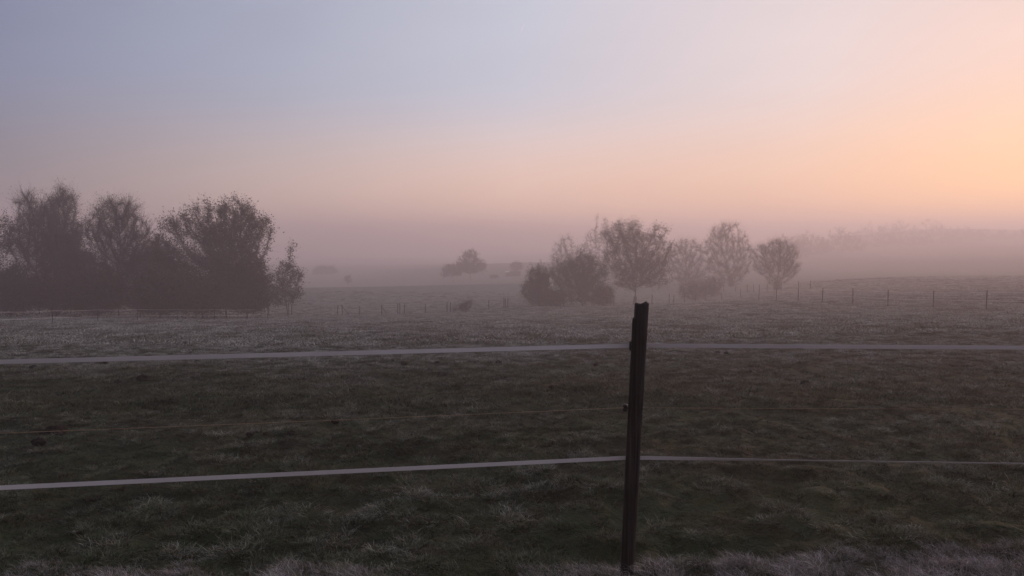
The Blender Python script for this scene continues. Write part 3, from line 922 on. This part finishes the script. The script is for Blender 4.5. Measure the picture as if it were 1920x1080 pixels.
# ------------------------------------------------------------------ dead weeds
def weed(u, v, hpx, label, nst=6, seed=1):
    random.seed(seed)
    d = find_d(u, v); p = P(u, v, d); H = hpx * d / F_PX
    o0 = Vector((p.x, p.y, gz(p.x, p.y)))
    e = empty('dead_weed', o0, label, 'weed')
    for i in range(nst):
        a = random.random() * 6.28; s = random.uniform(.25, .8)
        top = Vector((math.cos(a) * s * H * .8, math.sin(a) * s * H * .8, H * random.uniform(.7, 1.05)))
        m = MB()
        m.tube([(0, 0, -.02), top * .5 + Vector((0, 0, H * .12)), top], [H * .018, H * .013, H * .008], 4)
        for k in range(6):
            b = random.random() * 6.28
            q = top + Vector((math.cos(b) * H * .12, math.sin(b) * H * .12, H * random.uniform(-.08, .10)))
            m.tube([top - Vector((0, 0, H * .03)), q], H * .008, 3)
        m.build('stalk', M_frostweed, e)


M_frostweed = mat_plain('frosted_stalk', (.14, .11, .10), (.42, .40, .42), 30.0)
weed(1086, 662, 18, 'dry branching weed seen against the upper white tape', 7, 3)
weed(1033, 672, 10, 'short dry weed below the upper white tape', 5, 4)
weed(342, 1078, 30, 'frost-whitened weed in the verge grass beneath the lower tape', 10, 5)

# ------------------------------------------------------------------ near electric fence
D0 = 4.0
pb, pt = P(1175, 1078, D0), P(1202, 568, D0)
pb.z = min(pb.z, gz(pb.x, pb.y))
fence = empty('electric_fence', (pb.x, pb.y, pb.z), 'electric fence of dark weathered post with two white tapes and an orange wire', 'fence')


def make_post(name, base, top, r0, r1, seed, notch=True):
    """old round post: ragged split top, a slab broken off one side, long drying cracks"""
    K, R = 40, 64
    V, Fc = [], []
    ax = (top - base); L = ax.length; ax.normalize()
    sx = Vector((1, 0, 0)) - ax * ax.x; sx.normalize(); sy = ax.cross(sx)
    low = -.35
    zs = np.concatenate([np.linspace(low, 0, 5)[:-1], np.linspace(0, L * .9, R - 22), np.linspace(L * .9, L, 19)[1:]])
    for i, z in enumerate(zs):
        t = max(z, 0) / L
        r = r0 + (r1 - r0) * t
        for k in range(K):
            th = 2 * math.pi * k / K
            rr = r * (1 + .11 * (float(vnoise(th * 1.5 + seed, z * 3, 51)) - .5) + .05 * (float(vnoise(math.cos(th) * 9 + seed, math.sin(th) * 9 + z * .7, 52)) - .5))
            for c0, wd, z0, z1, dep in ((-1.25, .09, .10, .62, .30), (-1.95, .07, .45, .97, .26), (-.75, .06, .55, .90, .2), (-2.4, .06, .05, .5, .2), (1.6, .1, .1, .9, .3)):
                c = c0 + .12 * math.sin(z * 3.1 + c0)
                dd = abs((th - c + math.pi) % (2 * math.pi) - math.pi)
                if z0 < t < z1: rr *= 1 - dep * math.exp(-(dd / wd) ** 2) * min(1, (t - z0) * 10, (z1 - t) * 10)
            x, y = rr * math.cos(th), rr * math.sin(th)
            if notch and z > L - .078 and x < -r * .70: x = -r * .70 + .002 * math.sin(k * 3)
            zz = z
            if t > .9:
                e = (float(vnoise(math.cos(th) * 2.6 + seed + 5, math.sin(th) * 2.6, 53)) - .5) * .024 + (float(vnoise(th * 5 + seed, 3, 54)) - .5) * .008
                zz = z + e * (t - .9) / .1
            V.append(base + ax * zz + sx * x + sy * y)
    n = len(zs)
    for i in range(n - 1):
        for k in range(K):
            Fc.append((i * K + k, i * K + (k + 1) % K, (i + 1) * K + (k + 1) % K, (i + 1) * K + k))
    # sunken ragged end grain
    o = (n - 1) * K; prev = list(range(o, o + K))
    for s in (.72, .42, .16):
        row = []
        c = sum((V[q] for q in range(o, o + K)), Vector()) / K
        for k in range(K):
            q = c.lerp(V[o + k], s) - ax * (.004 + .016 * float(vnoise(s * 6 + k * .45, seed, 55)))
            row.append(len(V)); V.append(q)
        for k in range(K): Fc.append((prev[k], prev[(k + 1) % K], row[(k + 1) % K], row[k]))
        prev = row
    Fc.append(tuple(prev))
    m = MB(); m.add([tuple(v) for v in V], Fc)
    return m


O = Vector(fence.location)
post = make_post('post', Vector((0, 0, 0)), pt - O, .0345, .0395, 3).build('post', M_post, fence, True)
axis = (pt - O)


def on_post(v):
    """point on the post's axis at photo row v"""
    f = (v - 1078.0) / (568.0 - 1078.0)
    return axis * f


# neighbouring posts of the same fence, left and right
L1 = Vector((-5.6, 2.98, 0)); L1.z = gz(L1.x, L1.y)
R1 = Vector((6.4, 3.88, 0)); R1.z = gz(R1.x, R1.y)
make_post('post', L1 - O, L1 - O + Vector((.02, 0, 1.38)), .037, .04, 9, False).build('post', M_post, fence, True)
make_post('post', R1 - O, R1 - O + Vector((-.03, .01, 1.36)), .037, .04, 14, False).build('post', M_post, fence, True)


def ribbon(name, pts, hw, mat, twist=None, thick=.0007):
    """flat woven tape: half width along a mostly vertical direction that may twist"""
    V, Fc = [], []
    n = len(pts)
    for i, p in enumerate(pts):
        t = (pts[min(i + 1, n - 1)] - pts[max(i - 1, 0)]).normalized()
        up = Vector((0, 0, 1)) - t * t.z; up.normalize(); nb = t.cross(up)
        a = twist(i / (n - 1)) if twist else 0.0
        w = up * math.cos(a) + nb * math.sin(a); q = -up * math.sin(a) + nb * math.cos(a)
        for s, z in ((-1, -1), (1, -1), (1, 1), (-1, 1)): V.append(tuple(p + w * (s * hw) + q * (z * thick)))
    for i in range(n - 1):
        for k in range(4): Fc.append((i * 4 + k, i * 4 + (k + 1) % 4, i * 4 + 4 + (k + 1) % 4, i * 4 + 4 + k))
    Fc += [(3, 2, 1, 0), ((n - 1) * 4, (n - 1) * 4 + 1, (n - 1) * 4 + 2, (n - 1) * 4 + 3)]
    m = MB(); m.add(V, Fc)
    return m.build(name, mat, fence, False)


def line_pts(a, b, sag, n=60):
    return [a.lerp(b, i / n) - Vector((0, 0, sag * 4 * (i / n) * (1 - i / n))) for i in range(n + 1)]


def run(v_post, v_left, v_right, sag, xoff=0.0):
    """strand through the post and on to the two neighbours, at the heights seen in the photo"""
    c = on_post(v_post) + Vector((0, .052, 0))
    dl, dr = 4.0 / 1.133, 4.0 / 1.013
    pl, pr = P(0, v_left, dl) - O, P(1920, v_right, dr) - O
    el = c + (pl - c) * ((L1.x - O.x - c.x) / (pl.x - c.x)); er = c + (pr - c) * ((R1.x - O.x - c.x) / (pr.x - c.x))
    return c, el, er


tapeL = []
for vp, vl, vr, tw in ((648, 677, 651, 0), (858, 913, 866, 1)):
    c, el, er = run(vp, vl, vr, 0)
    ribbon('tape', line_pts(c - Vector((.0, 0, 0)), el, .004), .0102, M_tape, lambda t, s=vp: .10 * math.sin(t * 9 + s))
    if tw:   # the lower tape twists edge-on past the post
        ribbon('tape', line_pts(c, er, .010), .0102, M_tape, lambda t: 1.02 * min(1.0, t / .13) ** .8)
    else:
        ribbon('tape', line_pts(c, er, .003), .0102, M_tape, lambda t: .12 + .10 * math.sin(t * 7))
    # insulator clamp behind the post
    m = MB(); m.box(c - Vector((0, .010, 0)), (.022, .010, .016)); m.box(c + Vector((0, .004, 0)), (.015, .003, .022))
    m.tube([on_post(vp) + Vector((0, .02, 0)), c], .006, 8)
    ins = m.build('insulator', M_insul, fence)
c, el, er = run(761, 806, 764, 0)
cw = on_post(761) + Vector((-.052, .012, 0))
m = MB(); m.tube(line_pts(cw, el, .012), .0013, 5); m.tube(line_pts(cw, er, .004), .0010, 5)
m.build('wire', M_wire, fence)
m = MB()
m.tube([on_post(761) + Vector((-.02, 0, 0)), on_post(761) + Vector((-.045, .006, 0))], .005, 8)
for k, (r, zz) in enumerate(((.010, -.018), (.015, -.010), (.011, -.003), (.015, .006), (.009, .016))):
    pass
m.tube([cw + Vector((0, 0, z)) for z in (-.020, -.014, -.006, 0, .006, .014, .020)], [.006, .013, .013, .008, .013, .013, .006], 12)
m.build('insulator', M_insul, fence, True)
m = MB(); m.box(on_post(648) + Vector((-.044, .004, .0)), (.004, .007, .020)); m.tube([on_post(641) + Vector((-.03, 0, 0)), on_post(641) + Vector((-.050, 0, .006))], .004, 7)
m.build('bracket', M_insul, fence)

# ------------------------------------------------------------------ contrails high above the fog
M_trail = bpy.data.materials.new('ice_cloud'); M_trail.use_nodes = True
tn, tl = M_trail.node_tree.nodes, M_trail.node_tree.links
tn.clear()
to = tn.new('ShaderNodeOutputMaterial'); tv_ = tn.new('ShaderNodeVolumePrincipled')
tv_.inputs['Color'].default_value = (1, 1, 1, 1); tv_.inputs['Density'].default_value = .015; tv_.inputs['Anisotropy'].default_value = .75
tl.new(tv_.outputs[0], to.inputs['Volume'])
M_trail2 = M_trail.copy(); M_trail2.name = 'thin_ice_cloud'
[n_ for n_ in M_trail2.node_tree.nodes if n_.type == 'PRINCIPLED_VOLUME'][0].inputs['Density'].default_value = .005
for (a, b, d, r, lab) in (((974, 66), (983, 46), 22000, 14, 'short pale vapour trail high in the open sky'),
                          ((1684, 388), (1702, 365), 30000, 16, 'thin slanting vapour trail low over the hillside wood')):
    A, B = P(*a, d), P(*b, d)
    m = MB(); m.tube([A - A, (B - A) * .5, B - A], [r * .4, r, r * .9], 8)
    t = m.build('contrail', M_trail if d < 25000 else M_trail2, None, True, label=lab, category='vapour trail')
    t.location = A
